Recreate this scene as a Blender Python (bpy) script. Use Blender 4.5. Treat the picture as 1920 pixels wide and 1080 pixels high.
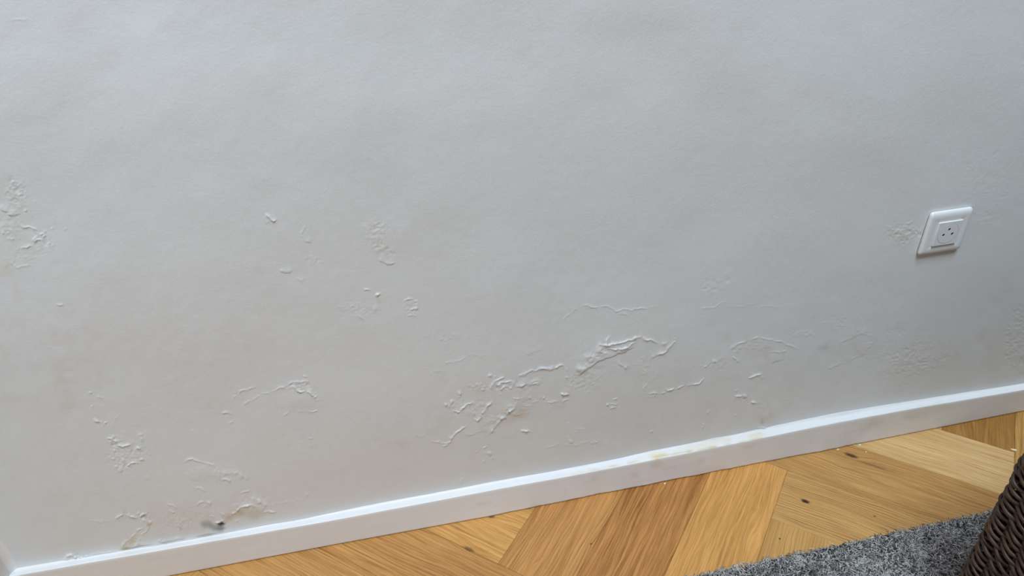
import bpy, math, random
import numpy as np
from mathutils import Vector, Matrix
for o in list(bpy.data.objects): bpy.data.objects.remove(o, do_unlink=True)
S = bpy.context.scene; C = S.collection
RNG = np.random.default_rng(7); random.seed(7)

# ------------------------------------------------------------------ camera
FPX = 1405.73
CAM = np.array([0.0, -0.94964, 1.162128])
RT = np.array([0.97591701, -0.21740855, -0.0178747])
UP = np.array([0.13645855, 0.54450202, 0.82758481])
FW = np.array([0.17019121, 0.81009325, -0.56105604])
cd = bpy.data.cameras.new('camera'); cam = bpy.data.objects.new('camera', cd); C.objects.link(cam)
cd.sensor_width = 36.0; cd.lens = FPX / 1920 * 36.0; cd.clip_start = 0.02
M4 = Matrix(((RT[0], UP[0], -FW[0], CAM[0]), (RT[1], UP[1], -FW[1], CAM[1]), (RT[2], UP[2], -FW[2], CAM[2]), (0, 0, 0, 1)))
cam.matrix_world = M4; S.camera = cam

# ------------------------------------------------------------------ world, daylight, exposure
S.view_settings.view_transform = 'Standard'; S.view_settings.look = 'None'
S.view_settings.exposure = 0.0; S.view_settings.gamma = 1.0; S.view_settings.use_curve_mapping = False
w = bpy.data.worlds.new('world'); S.world = w; w.use_nodes = True
w.node_tree.nodes['Background'].inputs[0].default_value = (0.205, 0.143, 0.078, 1)
w.node_tree.nodes['Background'].inputs[1].default_value = 1.0
def area(name, loc, target, sx, sy, power, col):
    l = bpy.data.lights.new(name, 'AREA'); l.shape = 'RECTANGLE'; l.size = sx; l.size_y = sy
    l.energy = power; l.color = col
    o = bpy.data.objects.new(name, l); C.objects.link(o); o.location = loc
    o.rotation_euler = (Vector(target) - Vector(loc)).to_track_quat('-Z', 'Y').to_euler(); return o
# daylight falling from a roof window high in front of the wall, plus added nearer overhead and low rear fill lamps; warm room light as world
area('roof_window_daylight', (0.1, -2.3, 6.3), (0.1, -0.2, 0.2), 1.4, 2.0, 238, (0.69, 0.905, 1.0))
area('added_overhead_fill', (-0.1, -1.3, 3.6), (0.1, -0.2, 0.2), 1.2, 1.2, 51, (0.74, 0.79, 1.0))
area('added_low_fill', (-0.35, -3.6, 0.9), (-0.5, 0.0, 0.4), 0.5, 1.4, 6.0, (0.50, 0.78, 1.0))

# ------------------------------------------------------------------ helpers
def tag(o, label=None, cat=None, group=None, kind=None):
    if label: o['label'] = label
    if cat: o['category'] = cat
    if group: o['group'] = group
    if kind: o['kind'] = kind
    return o
def mesh_np(name, V, F, mat, parent=None, smooth=True):
    me = bpy.data.meshes.new(name)
    V = np.asarray(V, np.float32); F = np.asarray(F, np.int32); n = F.shape[1]
    me.vertices.add(len(V)); me.vertices.foreach_set('co', V.ravel())
    me.loops.add(F.size); me.loops.foreach_set('vertex_index', F.ravel())
    me.polygons.add(len(F)); me.polygons.foreach_set('loop_start', np.arange(0, F.size, n, dtype=np.int32))
    try: me.polygons.foreach_set('loop_total', np.full(len(F), n, np.int32))
    except Exception: pass
    me.polygons.foreach_set('use_smooth', np.full(len(F), smooth, bool))
    me.update(calc_edges=True); me.validate()
    if mat: me.materials.append(mat)
    o = bpy.data.objects.new(name, me); C.objects.link(o)
    if parent: o.parent = parent
    return o
def grid_faces(nu, nv, off=0, closed=False):
    i = np.arange(nu if closed else nu - 1)[:, None]; j = np.arange(nv - 1)[None, :]; i2 = (i + 1) % nu
    a = i * nv + j; b = i2 * nv + j
    return (np.stack([a, b, b + 1, a + 1], -1).reshape(-1, 4) + off)
def color_attr(o, name, cols):
    a = o.data.color_attributes.new(name, 'FLOAT_COLOR', 'POINT')
    c = np.ones((len(cols), 4), np.float32); c[:, :cols.shape[1]] = cols
    a.data.foreach_set('color', c.ravel())
def empty(name, loc):
    o = bpy.data.objects.new(name, None); C.objects.link(o); o.location = loc; o.empty_display_size = .05; return o
def box(name, x0, x1, y0, y1, z0, z1, mat, parent=None):
    V = [(x, y, z) for x in (x0, x1) for y in (y0, y1) for z in (z0, z1)]
    F = [(0, 1, 3, 2), (4, 6, 7, 5), (0, 4, 5, 1), (2, 3, 7, 6), (0, 2, 6, 4), (1, 5, 7, 3)]
    return mesh_np(name, V, F, mat, parent, False)
def pix(P):
    v = P - CAM; z = v @ FW; return 960 + FPX * (v @ RT) / z, 540 - FPX * (v @ UP) / z
def ray(u, v, ax, val):
    d = (u - 960) / FPX * RT - (v - 540) / FPX * UP + FW
    return CAM + d * ((val - CAM[ax]) / d[ax])
def smooth(x): x = np.clip(x, 0, 1); return x * x * (3 - 2 * x)

class NT:
    """small node-tree writer"""
    def __init__(s, name):
        s.m = bpy.data.materials.new(name); s.m.use_nodes = True; s.t = s.m.node_tree; s.b = s.t.nodes['Principled BSDF']
    def n(s, typ, ins=None, **kw):
        d = s.t.nodes.new(typ)
        for k, v in kw.items(): setattr(d, k, v)
        for k, v in (ins or {}).items():
            if isinstance(v, bpy.types.NodeSocket): s.t.links.new(v, d.inputs[k])
            else: d.inputs[k].default_value = v
        return d
    def math(s, op, a, b=None, c=None):
        ins = {0: a}
        if b is not None: ins[1] = b
        if c is not None: ins[2] = c
        return s.n('ShaderNodeMath', ins, operation=op).outputs[0]
    def mix(s, f, a, b, mode='MIX'):
        d = s.n('ShaderNodeMix', None, data_type='RGBA', blend_type=mode)
        for k, v in ((0, f), (6, a), (7, b)):
            if isinstance(v, bpy.types.NodeSocket): s.t.links.new(v, d.inputs[k])
            else: d.inputs[k].default_value = v if k == 0 else (*v[:3], 1)
        return d.outputs[2]
    def put(s, **kw):
        for k, v in kw.items():
            k = k.replace('_', ' ')
            if isinstance(v, bpy.types.NodeSocket): s.t.links.new(v, s.b.inputs[k])
            else: s.b.inputs[k].default_value = v
    def bump(s, h, strength, dist):
        d = s.n('ShaderNodeBump', {'Strength': strength, 'Distance': dist, 'Height': h}); s.t.links.new(d.outputs[0], s.b.inputs['Normal']); return d

def plain(name, col, rough=.5, spec=.5, scale=60, var=.06, bump=0.0):
    t = NT(name); no = t.n('ShaderNodeTexNoise', {'Scale': scale, 'Detail': 4.0})
    co = t.n('ShaderNodeTexCoord'); t.t.links.new(co.outputs['Object'], no.inputs['Vector'])
    c = t.mix(no.outputs['Fac'], tuple(x * (1 - var) for x in col), tuple(min(1, x * (1 + var)) for x in col))
    t.put(Base_Color=c, Roughness=rough); t.b.inputs['Specular IOR Level'].default_value = spec
    if bump: t.bump(no.outputs['Fac'], .4, bump)
    return t.m

def paint(name, base, rough, stip, stipscale):
    t = NT(name); co = t.n('ShaderNodeTexCoord').outputs['Object']
    at = t.n('ShaderNodeVertexColor', layer_name='tint').outputs['Color']
    n1 = t.n('ShaderNodeTexNoise', {'Vector': co, 'Scale': 7.0, 'Detail': 3.0})
    c = t.mix(n1.outputs['Fac'], tuple(x * .975 for x in base), tuple(x * 1.015 for x in base))
    c = t.mix(1.0, c, at, 'MULTIPLY')
    t.put(Base_Color=c, Roughness=rough)
    a = t.n('ShaderNodeTexNoise', {'Vector': co, 'Scale': stipscale, 'Detail': 3.0, 'Roughness': .55}).outputs['Fac']
    b = t.n('ShaderNodeTexNoise', {'Vector': co, 'Scale': stipscale * .22, 'Detail': 2.0}).outputs['Fac']
    h = t.math('MULTIPLY_ADD', b, 1.2, a)
    t.bump(h, 1.0, stip)
    return t.m
M_wall = paint('wall_paint', (.745, .745, .735), .62, .00020, 330)
M_brown = paint('brown_paint', (.10, .075, .06), .7, .0003, 330)
M_skirt = paint('skirting_paint', (.80, .782, .775), .42, .00010, 150)

# ------------------------------------------------------------------ relief of the damp plaster (millimetres), drawn on a survey grid of the wall
PX0, PY0, W, Hh = -40, -40, 2000, 1170
YY, XX = np.mgrid[0:Hh, 0:W].astype(np.float32); XX += PX0; YY += PY0
def vnoise(cell, seed, asp=1.0):
    r = np.random.default_rng(seed); ny = int(Hh / cell) + 4; nx = int(W / (cell * asp)) + 4
    g = r.standard_normal((ny, nx)).astype(np.float32)
    y = np.arange(Hh) / cell; x = np.arange(W) / (cell * asp); yi = y.astype(int); xi = x.astype(int)
    fy = smooth(y - yi)[:, None]; fx = smooth(x - xi)[None, :]
    a = g[yi][:, xi]; b = g[yi][:, xi + 1]; c = g[yi + 1][:, xi]; d = g[yi + 1][:, xi + 1]
    return ((a * (1 - fx) + b * fx) * (1 - fy) + (c * (1 - fx) + d * fx) * fy).astype(np.float32)
N3, N6, N12, N25, N60, N140 = vnoise(3, 1), vnoise(6, 2), vnoise(12, 3), vnoise(25, 4), vnoise(60, 5), vnoise(140, 6)
WX = XX + N12 * 1.8 + N6 * 1.0 + N25 * 2.0; WY = YY + vnoise(12, 13) * 1.8 + vnoise(6, 12) * 1.0 + vnoise(25, 14) * 2.0
HT = np.zeros((Hh, W), np.float32); TN = np.ones((Hh, W, 3), np.float32); SK = np.ones((Hh, W, 3), np.float32)
REG = {'B': (0, 680, 2.7), 'C': (140, 720, 3.2725), 'E': (780, 620, 4.155), 'D': (960, 520, 3.483), 'F': (1240, 540, 3.483),
       'G': (0, 300, 3.483), 'H': (420, 360, 3.856), 'P': (0, 0, 1.0), 'R': (620, 680, 2.7), 'K': (1640, 360, 6.836)}
def win(x0, x1, y0, y1):
    return slice(int(max(0, y0 - PY0)), int(min(Hh, y1 - PY0 + 1))), slice(int(max(0, x0 - PX0)), int(min(W, x1 - PX0 + 1)))
def line(reg, pts, amp=1.0, wd=2.0, kind='r', rag=.60, soft=10.0):
    """a ridge ('r'), a ledge whose upper side ('u') or lower side ('d') is lifted"""
    ox, oy, s = REG[reg]; P = np.array(pts, float) / s + (ox, oy); pad = (soft * 3 if kind != 'r' else wd * 5) + 8
    sl = win(P[:, 0].min() - pad, P[:, 0].max() + pad, P[:, 1].min() - pad, P[:, 1].max() + pad)
    x = WX[sl]; y = WY[sl]
    if x.size == 0: return
    best = np.full(x.shape, 1e9, np.float32); T = np.zeros_like(best); sd = np.zeros_like(best); L = 0
    seg = np.hypot(*np.diff(P, axis=0).T); tot = max(seg.sum(), 1e-6)
    for i in range(len(P) - 1):
        d = P[i + 1] - P[i]; q = np.clip(((x - P[i, 0]) * d[0] + (y - P[i, 1]) * d[1]) / max(seg[i] ** 2, 1e-6), 0, 1)
        ex = x - P[i, 0] - q * d[0]; ey = y - P[i, 1] - q * d[1]; dd = np.hypot(ex, ey)
        nx, ny = -d[1] / max(seg[i], 1e-6), d[0] / max(seg[i], 1e-6)
        if ny > 0 or (ny == 0 and nx > 0): nx, ny = -nx, -ny
        m = dd < best; best[m] = dd[m]; T[m] = ((L + q * seg[i]) / tot)[m]; sd[m] = (ex * nx + ey * ny)[m]; L += seg[i]
    tap = smooth(np.minimum(T, 1 - T) * 5 + .12) if len(P) > 1 else 1
    if kind != 'r': rag *= .45
    amp = amp * (.70 if wd < 4 else .9); wd = wd * (.60 if wd < 4 else .9)
    mod = np.clip(1 + rag * 1.1 * N12[sl] + rag * .9 * N6[sl] + rag * .55 * N3[sl], .08, 2.2)
    if kind == 'r': h = np.exp(-(best / wd) ** 2) + .30 * np.exp(-(best / (wd * 3.6)) ** 2) / np.maximum(mod, .5)
    else:
        side = sd if kind == 'u' else -sd
        h = smooth((side + wd * .6) / (wd * 1.6)) * np.exp(-(np.maximum(best - wd, 0) / soft) ** 1.5)
    HT[sl] += (amp * h * tap * mod).astype(np.float32)
def dot(reg, x, y, r, amp=1.0):
    ox, oy, s = REG[reg]; cx, cy = ox + x / s, oy + y / s; rr = r / s * .80; amp *= .85
    sl = win(cx - rr * 3 - 5, cx + rr * 3 + 5, cy - rr * 3 - 5, cy + rr * 3 + 5)
    d = np.hypot(WX[sl] - cx, WY[sl] - cy); HT[sl] += amp * np.exp(-(d / rr) ** 2.4)
def ell(reg, x, y, rx, ry, rot=0, soft=1.0, nz=.25):
    ox, oy, s = REG[reg]; cx, cy = ox + x / s, oy + y / s; rx /= s; ry /= s; R = max(rx, ry) * 2 + 8
    sl = win(cx - R, cx + R, cy - R, cy + R); c, n = math.cos(rot), math.sin(rot)
    dx = XX[sl] - cx; dy = YY[sl] - cy; e = np.sqrt(((dx * c + dy * n) / rx) ** 2 + ((-dx * n + dy * c) / ry) ** 2)
    e = e + nz * (N12[sl] * .5 + N25[sl] * .6); return sl, smooth((1.15 - e) / soft)
def rough(reg, x, y, rx, ry, amp=.5, rot=0, cell=0):
    sl, m = ell(reg, x, y, rx, ry, rot, .8)
    r = (1 - np.abs(N6[sl]) * 1.4) * .42 + N3[sl] * .30 + (1 - np.abs(N12[sl]) * 1.2) * .40
    HT[sl] += amp * m * r
def blister(reg, x, y, rx, ry, amp, rot=0):
    sl, m = ell(reg, x, y, rx, ry, rot, 1.1, .12); HT[sl] += amp * m
def stain_or_shade(reg, x, y, rx, ry, col, a=1.0, rot=0, soft=1.0, img=None, nz=.35):
    sl, m = ell(reg, x, y, rx, ry, rot, soft, nz); m = (m * a)[..., None]; g = TN if img is None else img
    g[sl] = g[sl] * (1 - m + m * np.array(col, np.float32))

# gentle unevenness of the whole wall
HT += N140 * .8 + N60 * .22 + N25 * .05 + vnoise(260, 8, 1.6) * 1.6
HT += (vnoise(18, 31, 1.0) * .05 + N12 * .03) * smooth((YY - 250) / 500 + .3)
L, Dt = line, dot
# --- far left patch
rough('G', 110, 220, 75, 100, .55); rough('G', 300, 560, 90, 70, .35); rough('G', 60, 450, 110, 90, .45); rough('G', 120, 650, 160, 60, .2)
L('G', [(25, 215), (60, 180), (62, 150), (90, 138)], .9, 1.8); L('G', [(-20, 320), (40, 350), (85, 360), (125, 350)], 1.2, 2.2, 'u', soft=8)
L('G', [(130, 428), (170, 447), (250, 455)], .9, 1.8); L('G', [(215, 518), (250, 492), (295, 468)], 1.7, 2.8); L('G', [(225, 528), (262, 510), (300, 492)], 1.0, 2)
L('G', [(110, 588), (150, 570), (190, 568), (218, 548)], 1.2, 2); L('G', [(50, 505), (90, 516)], .9, 2); L('G', [(15, 462), (45, 455)], .8, 2)
L('G', [(95, 190), (140, 200)], .8, 2); Dt('G', 155, 325, 9, 1.2); Dt('G', 410, 450, 7, .7); Dt('G', 232, 270, 7, .7); Dt('G', 330, 455, 8, .8); Dt('G', 320, 545, 9, .7)
L('G', [(360, 933), (390, 932), (415, 928)], 1.1, 1.6, rag=.1); L('G', [(60, 690), (130, 700), (200, 690)], .35, 2)
L('P', [(18, 37), (60, 38)], .3, 1.5)
# --- flake and small marks centre left
L('G', [(1728, 348), (1762, 378), (1795, 402)], 2.1, 2.6, rag=.1); L('G', [(1695, 372), (1722, 388), (1750, 392)], .4, 2)
L('H', [(540, 322), (568, 290), (580, 250), (600, 230)], .6, 2.2); L('H', [(545, 325), (590, 350), (640, 345)], .7, 2.5, 'u', soft=6)
rough('H', 1120, 270, 120, 120, .42); rough('H', 1170, 400, 100, 70, .5)
L('H', [(1095, 478), (1130, 510), (1180, 530), (1245, 525)], .9, 2.2, 'u', soft=8); L('H', [(1000, 455), (1035, 472)], .9, 2); L('H', [(990, 425), (996, 440)], .7, 2)
L('H', [(410, 566), (450, 558), (482, 582)], .8, 3, 'u', soft=6); L('H', [(520, 638), (570, 667)], .6, 2, 'u', soft=5); L('H', [(1003, 705), (1055, 712)], .9, 1.8)
Dt('H', 1110, 745, 20, 2.4); L('H', [(1095, 735), (1125, 740)], .6, 1.6)
L('H', [(1285, 845), (1308, 802), (1350, 785), (1392, 802), (1390, 850), (1340, 866)], .8, 1.9); L('H', [(1335, 900), (1380, 906)], .7, 2); rough('H', 1345, 850, 70, 70, .3)
L('H', [(955, 888), (1020, 912)], .7, 2); Dt('H', 830, 822, 9, .6); Dt('H', 925, 826, 9, .6); Dt('H', 1080, 835, 12, .6); rough('H', 620, 500, 80, 40, .3); rough('H', 960, 860, 140, 80, .22)
rough('H', 1600, 1040, 160, 50, .2)
# --- ring of crumbs, lower left
for x, y, r, a in ((100, 60, 8, 1.3), (150, 75, 9, .8), (165, 78, 6, .7), (112, 142, 11, .8), (112, 158, 7, .5), (122, 222, 13, 2.0), (135, 232, 9, 1.2), (155, 240, 9, 1.1), (187, 248, 9, 1.2), (170, 255, 6, .8),
                   (398, 312, 13, .9), (408, 345, 13, 1.0), (400, 330, 8, .5), (235, 415, 11, 1.0), (230, 452, 13, 1.0), (292, 475, 15, 1.2), (300, 495, 10, 1.0), (285, 520, 13, 1.1), (440, 575, 13, .5), (470, 572, 10, .5), (350, 510, 9, .6), (475, 430, 9, .5), (712, 298, 9, .5)):
    Dt('C', x, y, r, a)
rough('C', 240, 345, 50, 30, .8); rough('C', 330, 440, 130, 110, .45)
L('C', [(205, 332), (238, 342), (262, 352)], .9, 2); L('C', [(258, 388), (275, 375), (305, 384), (342, 380), (380, 398), (400, 412)], 1.9, 2.3); L('C', [(370, 400), (400, 408)], 1.0, 3)
L('C', [(388, 456), (430, 456)], .9, 2.2); L('C', [(325, 505), (352, 490), (395, 484)], 1.1, 2); L('C', [(240, 500), (260, 510)], .7, 2); L('C', [(215, 278), (320, 140)], .22, 1.6)
L('C', [(115, 672), (135, 640)], .3, 1.4)
# --- stepped blister
L('C', [(668, 482), (720, 474), (772, 474), (820, 490), (860, 512), (890, 542), (902, 578), (945, 592)], .9, 1.9); L('C', [(860, 520), (890, 545), (905, 580)], .8, 3, 'd', soft=8)
L('C', [(905, 575), (930, 548), (1000, 545), (1080, 572)], .6, 4.5); L('C', [(915, 592), (960, 595)], .9, 3.2); L('C', [(725, 632), (775, 632), (812, 648)], .6, 1.7); L('C', [(1003, 672), (1040, 652), (1080, 640)], 1.0, 1.4, rag=.1)
L('C', [(905, 187), (960, 183)], .6, 1.6, 'u', soft=4); L('C', [(920, 225), (975, 245)], .3, 2); blister('C', 780, 540, 120, 60, .8); rough('C', 720, 560, 90, 60, .22)
# --- bottom left damage
L('C', [(232, 830), (265, 808), (300, 797), (340, 801), (390, 803), (430, 792), (452, 808)], 2.2, 2.5); L('C', [(90, 832), (232, 838)], .4, 1.8)
L('C', [(455, 825), (462, 845)], 1.8, 2.4); L('C', [(458, 850), (445, 885), (420, 920), (392, 955), (408, 985)], 1.0, 2.2); L('C', [(430, 870), (400, 900), (350, 945), (318, 976), (285, 1005)], 1.0, 2, rag=.6)
Dt('C', 400, 772, 14, 1.2); Dt('C', 432, 812, 15, -2.6); rough('C', 360, 950, 90, 60, .5); rough('C', 430, 850, 50, 60, .4)
L('C', [(560, 748), (600, 738), (628, 757)], .7, 2); L('C', [(570, 772), (612, 777)], .8, 2); L('C', [(632, 790), (655, 830), (650, 872)], .7, 2.4, 'd', soft=5); L('C', [(640, 880), (650, 865)], -.9, 2.5)
L('C', [(735, 737), (770, 725), (832, 722), (815, 742), (795, 757)], .8, 2); Dt('C', 822, 730, 14, 1.1); L('C', [(830, 800), (865, 802)], .6, 1.8); rough('C', 700, 830, 260, 90, .25)
L('C', [(868, 848), (910, 830), (935, 803), (975, 775), (1000, 760), (1042, 740), (1082, 735), (1120, 748)], 2.0, 2.4); L('C', [(915, 815), (960, 790), (990, 768)], 1.2, 2.5, 'u', soft=8)
Dt('C', 1140, 720, 16, 1.3); L('C', [(1085, 690), (1140, 715), (1190, 742)], .7, 4); L('C', [(1150, 775), (1200, 762), (1238, 765)], 1.4, 2.3); L('C', [(985, 833), (1015, 828)], 1.0, 2.0)
blister('C', 1090, 760, 130, 60, 1.6); rough('C', 1090, 720, 130, 60, .35)
Dt('C', 898, 853, 14, -4.0); Dt('C', 925, 858, 12, -2.6); Dt('C', 880, 856, 10, -1.6); L('C', [(870, 844), (900, 838), (925, 846)], .9, 1.6)
for x, y, r, a in ((520, 950, 9, 1.0), (540, 958, 12, 1.3), (560, 973, 11, 1.3), (532, 915, 7, .8), (600, 995, 9, .5)): Dt('C', x, y, r, a)
L('C', [(570, 955), (600, 940), (640, 945), (662, 925)], 1.1, 3); L('C', [(640, 940), (660, 930)], -.6, 2)
L('C', [(-60, 1068), (60, 1058), (170, 1035), (280, 1022)], .9, 2.6); L('P', [(112, 1052), (130, 1045), (158, 1043)], 1.4, 2.2); rough('P', 150, 1042, 50, 8, .5)
L('C', [(280, 1018), (420, 998), (550, 982), (700, 945)], 1.1, 2.6, 'u', soft=5)
# --- blister with crest at (550,725)
L('B', [(1388, 142), (1440, 122), (1480, 126), (1520, 147), (1560, 152), (1600, 175), (1618, 192)], 1.5, 2.2); L('B', [(1440, 118), (1500, 101), (1550, 100), (1582, 90)], .8, 2.4); L('B', [(1540, 62), (1560, 76)], .7, 2.2); rough('B', 1530, 120, 80, 40, .45)
blister('B', 1520, 190, 110, 70, .9); L('B', [(1175, 185), (1210, 147), (1270, 124), (1298, 132)], .6, 2.2); L('B', [(1228, 228), (1260, 200), (1330, 165), (1392, 145)], .5, 2.2)
L('B', [(1120, 264), (1178, 258)], .6, 1.8, 'u', soft=4); L('B', [(1150, 296), (1190, 302)], .4, 2); L('B', [(1560, 242), (1612, 238)], .7, 2); L('B', [(1428, 282), (1462, 255), (1560, 244)], .4, 2); Dt('B', 1570, 385, 12, .6); Dt('B', 1550, 665, 12, .8); Dt('B', 1580, 385, 8, .4)
L('B', [(1340, 710), (1450, 710), (1540, 690)], .25, 2); rough('B', 1500, 420, 140, 60, .12)
# --- large flaking patch, centre
for x, y, r, a in ((335, 488, 17, 2.2), (338, 512, 11, 1.2), (222, 570, 15, 1.7), (275, 554, 15, 1.7), (250, 577, 12, 1.1), (292, 575, 10, .9), (580, 355, 15, 1.7), (617, 350, 9, .9), (480, 418, 12, 1.0), (515, 450, 12, .8), (448, 630, 9, .8), (450, 648, 9, .8), (560, 960, 18, 1.4), (575, 965, 10, .8), (597, 998, 11, 1.0),
                   (465, 960, 7, .5), (530, 1022, 11, .7), (1190, 712, 9, .5), (1200, 852, 17, 1.2), (1178, 822, 11, .5), (1372, 870, 12, .9), (1402, 860, 11, .8), (1475, 578, 13, 1.1), (870, 520, 14, 1.1), (665, 500, 12, .7), (270, 826, 15, 1.1), (950, 407, 12, .8), (1172, 305, 12, .9), (1168, 365, 11, .8), (1132, 558, 12, 1.0), (1212, 432, 11, .8), (535, 920, 8, .6)):
    Dt('E', x, y, r, a)
rough('E', 660, 425, 120, 50, .8, -.2); rough('E', 480, 440, 90, 45, .5); rough('E', 430, 600, 200, 110, .35); rough('E', 860, 430, 160, 60, .3, -.2); rough('E', 760, 600, 200, 80, .4, -.5)
L('E', [(275, 600), (300, 630), (340, 635), (375, 610), (400, 585), (450, 565), (492, 570)], 1.1, 2); L('E', [(435, 688), (480, 695), (502, 665), (522, 625), (550, 592), (602, 552)], 1.6, 2)
L('E', [(598, 472), (640, 472), (690, 440), (740, 457), (762, 440)], 1.3, 2.2); L('E', [(580, 440), (602, 402), (640, 377), (702, 370)], 1.2, 2.4); L('E', [(620, 440), (680, 405), (760, 400)], .9, 2.4)
L('E', [(740, 460), (800, 440), (870, 412), (940, 400), (975, 402)], 1.1, 2, 'u', soft=8); L('E', [(780, 350), (830, 340), (880, 320), (960, 290), (1040, 278), (1100, 295), (1172, 300)], .8, 2)
L('E', [(545, 825), (590, 770), (620, 735), (660, 700), (705, 665), (745, 632), (790, 592)], 1.9, 2.2, 'u', soft=14); L('E', [(640, 695), (690, 655), (745, 612), (780, 580)], 1.6, 2.8); L('E', [(590, 770), (575, 785)], 1.0, 2.4); L('E', [(790, 592), (870, 572), (980, 555), (1120, 545), (1240, 552)], .5, 2)
L('E', [(730, 665), (800, 640), (870, 622)], .7, 2); L('E', [(770, 520), (802, 532)], .9, 2); L('E', [(940, 532), (1012, 520)], 1.1, 2); L('E', [(1140, 490), (1170, 480), (1202, 490)], 1.4, 2.4)
L('E', [(195, 872), (240, 865), (272, 862), (277, 830), (302, 808), (350, 775), (402, 752)], 1.2, 2); L('E', [(120, 873), (200, 868)], .7, 1.8); L('E', [(215, 892), (270, 876)], .8, 2.2); L('E', [(375, 812), (450, 817), (545, 805)], .6, 2.2, 'u', soft=7)
L('E', [(528, 922), (552, 905)], .7, 1.8); L('E', [(825, 768), (870, 775), (908, 785)], 1.2, 2); L('E', [(1235, 778), (1300, 770), (1332, 758)], .6, 2.4); L('E', [(990, 925), (1100, 885), (1200, 880), (1400, 850)], .3, 2)
L('E', [(1500, 578), (1580, 590)], .8, 1.8); L('E', [(1490, 600), (1562, 612)], .8, 2); L('E', [(1530, 540), (1582, 540)], .8, 1.8); L('E', [(860, 192), (930, 180), (1002, 160)], .4, 2, 'u', soft=8); L('E', [(215, 252), (300, 240), (380, 215), (545, 180)], .35, 2.5)
L('E', [(180, 78), (285, 65)], .3, 2, 'u', soft=4); L('E', [(650, 830), (800, 790)], .2, 3); L('E', [(0, 808), (90, 803)], .3, 2); L('E', [(20, 360), (120, 330), (220, 312)], .25, 3)
rough('E', 1300, 400, 260, 120, .18); rough('E', 700, 900, 220, 80, .12)
# --- main torn blister (1190,645)
L('D', [(560, 450), (615, 438), (700, 424), (760, 414), (800, 405), (835, 388), (872, 397), (920, 413), (970, 432)], 2.3, 2.3, rag=.25); L('D', [(615, 460), (660, 455), (705, 466), (750, 456), (782, 436), (812, 424)], 1.5, 1.9)
L('D', [(620, 440), (650, 440), (700, 448)], .9, 1.7); L('D', [(410, 650), (480, 602), (540, 562), (595, 540), (645, 510), (700, 500), (760, 474), (805, 454)], 2.1, 2.6, 'u', soft=20, rag=.25); L('D', [(430, 610), (520, 520), (600, 470), (640, 455)], .9, 9)
L('D', [(600, 500), (620, 470), (650, 380)], .8, 2); L('D', [(955, 498), (1000, 472), (1032, 442), (1062, 420)], 1.7, 3.2, rag=.2); L('D', [(970, 434), (1010, 420), (1062, 412)], .8, 5); L('D', [(880, 490), (930, 522), (1002, 482)], .8, 3, 'u', soft=9)
L('D', [(690, 540), (720, 582), (742, 600), (760, 572)], .8, 2); Dt('D', 738, 598, 11, .7); L('D', [(835, 600), (855, 595), (870, 610), (858, 625), (836, 622)], .6, 1.8); L('D', [(770, 605), (832, 628)], .3, 2)
L('D', [(285, 288), (340, 266), (380, 222), (430, 200), (520, 190), (620, 194), (690, 222), (760, 212), (850, 200), (955, 194)], .55, 2.2); L('D', [(690, 238), (760, 245), (840, 285)], .3, 2); L('D', [(1235, 205), (1320, 202), (1362, 160), (1420, 140)], .35, 2.2); L('D', [(1400, 192), (1620, 188), (1885, 195)], .3, 2.2)
rough('D', 1280, 60, 200, 60, .25, -.3); rough('D', 850, 540, 160, 60, .25); rough('D', 480, 690, 150, 60, .25); rough('D', 1350, 560, 150, 50, .28); rough('D', 720, 600, 260, 90, .15)
L('D', [(868, 770), (905, 745), (940, 748), (922, 776), (880, 778)], 1.0, 2); L('D', [(940, 758), (1010, 740), (1100, 720), (1180, 698), (1230, 692), (1256, 668), (1250, 640)], 1.3, 2.2); L('D', [(1258, 620), (1268, 590), (1300, 556), (1352, 545), (1405, 540)], .8, 2); Dt('D', 1322, 545, 11, .8)
L('D', [(870, 730), (882, 680), (960, 608)], .4, 2); L('D', [(325, 762), (372, 750)], 1.4, 2.6); L('D', [(20, 642), (120, 610), (222, 590), (352, 602)], .8, 2); L('D', [(0, 722), (80, 700), (182, 690)], .9, 2)
Dt('D', 350, 655, 9, .8); Dt('D', 898, 1010, 14, 1.1); L('D', [(60, 996), (120, 1000)], 1.0, 2); Dt('D', 610, 832, 11, 1.1); Dt('D', 375, 1055, 14, .9); Dt('D', 545, 1070, 10, .7); L('D', [(400, 995), (490, 992)], .5, 2.4)
L('D', [(1560, 662), (1602, 640), (1642, 645)], 1.1, 3); L('D', [(1448, 786), (1490, 776), (1542, 792)], .9, 3); L('D', [(1450, 740), (1480, 745)], .5, 3); L('D', [(1568, 842), (1622, 835), (1662, 856)], 1.6, 3); rough('D', 1500, 780, 60, 30, .5)
for x, y, r, a in ((1265, 888, 11, .9), (1270, 878, 8, .6), (1245, 955, 10, .9), (1243, 981, 10, .9), (1460, 895, 8, .6), (1160, 590, 9, .5), (1240, 582, 9, .5), (1785, 812, 9, .5), (1520, 868, 8, .4)): Dt('D', x, y, r, a)
L('D', [(380, 800), (300, 812)], .5, 2); L('D', [(480, 740), (520, 750)], .3, 2)
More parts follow.
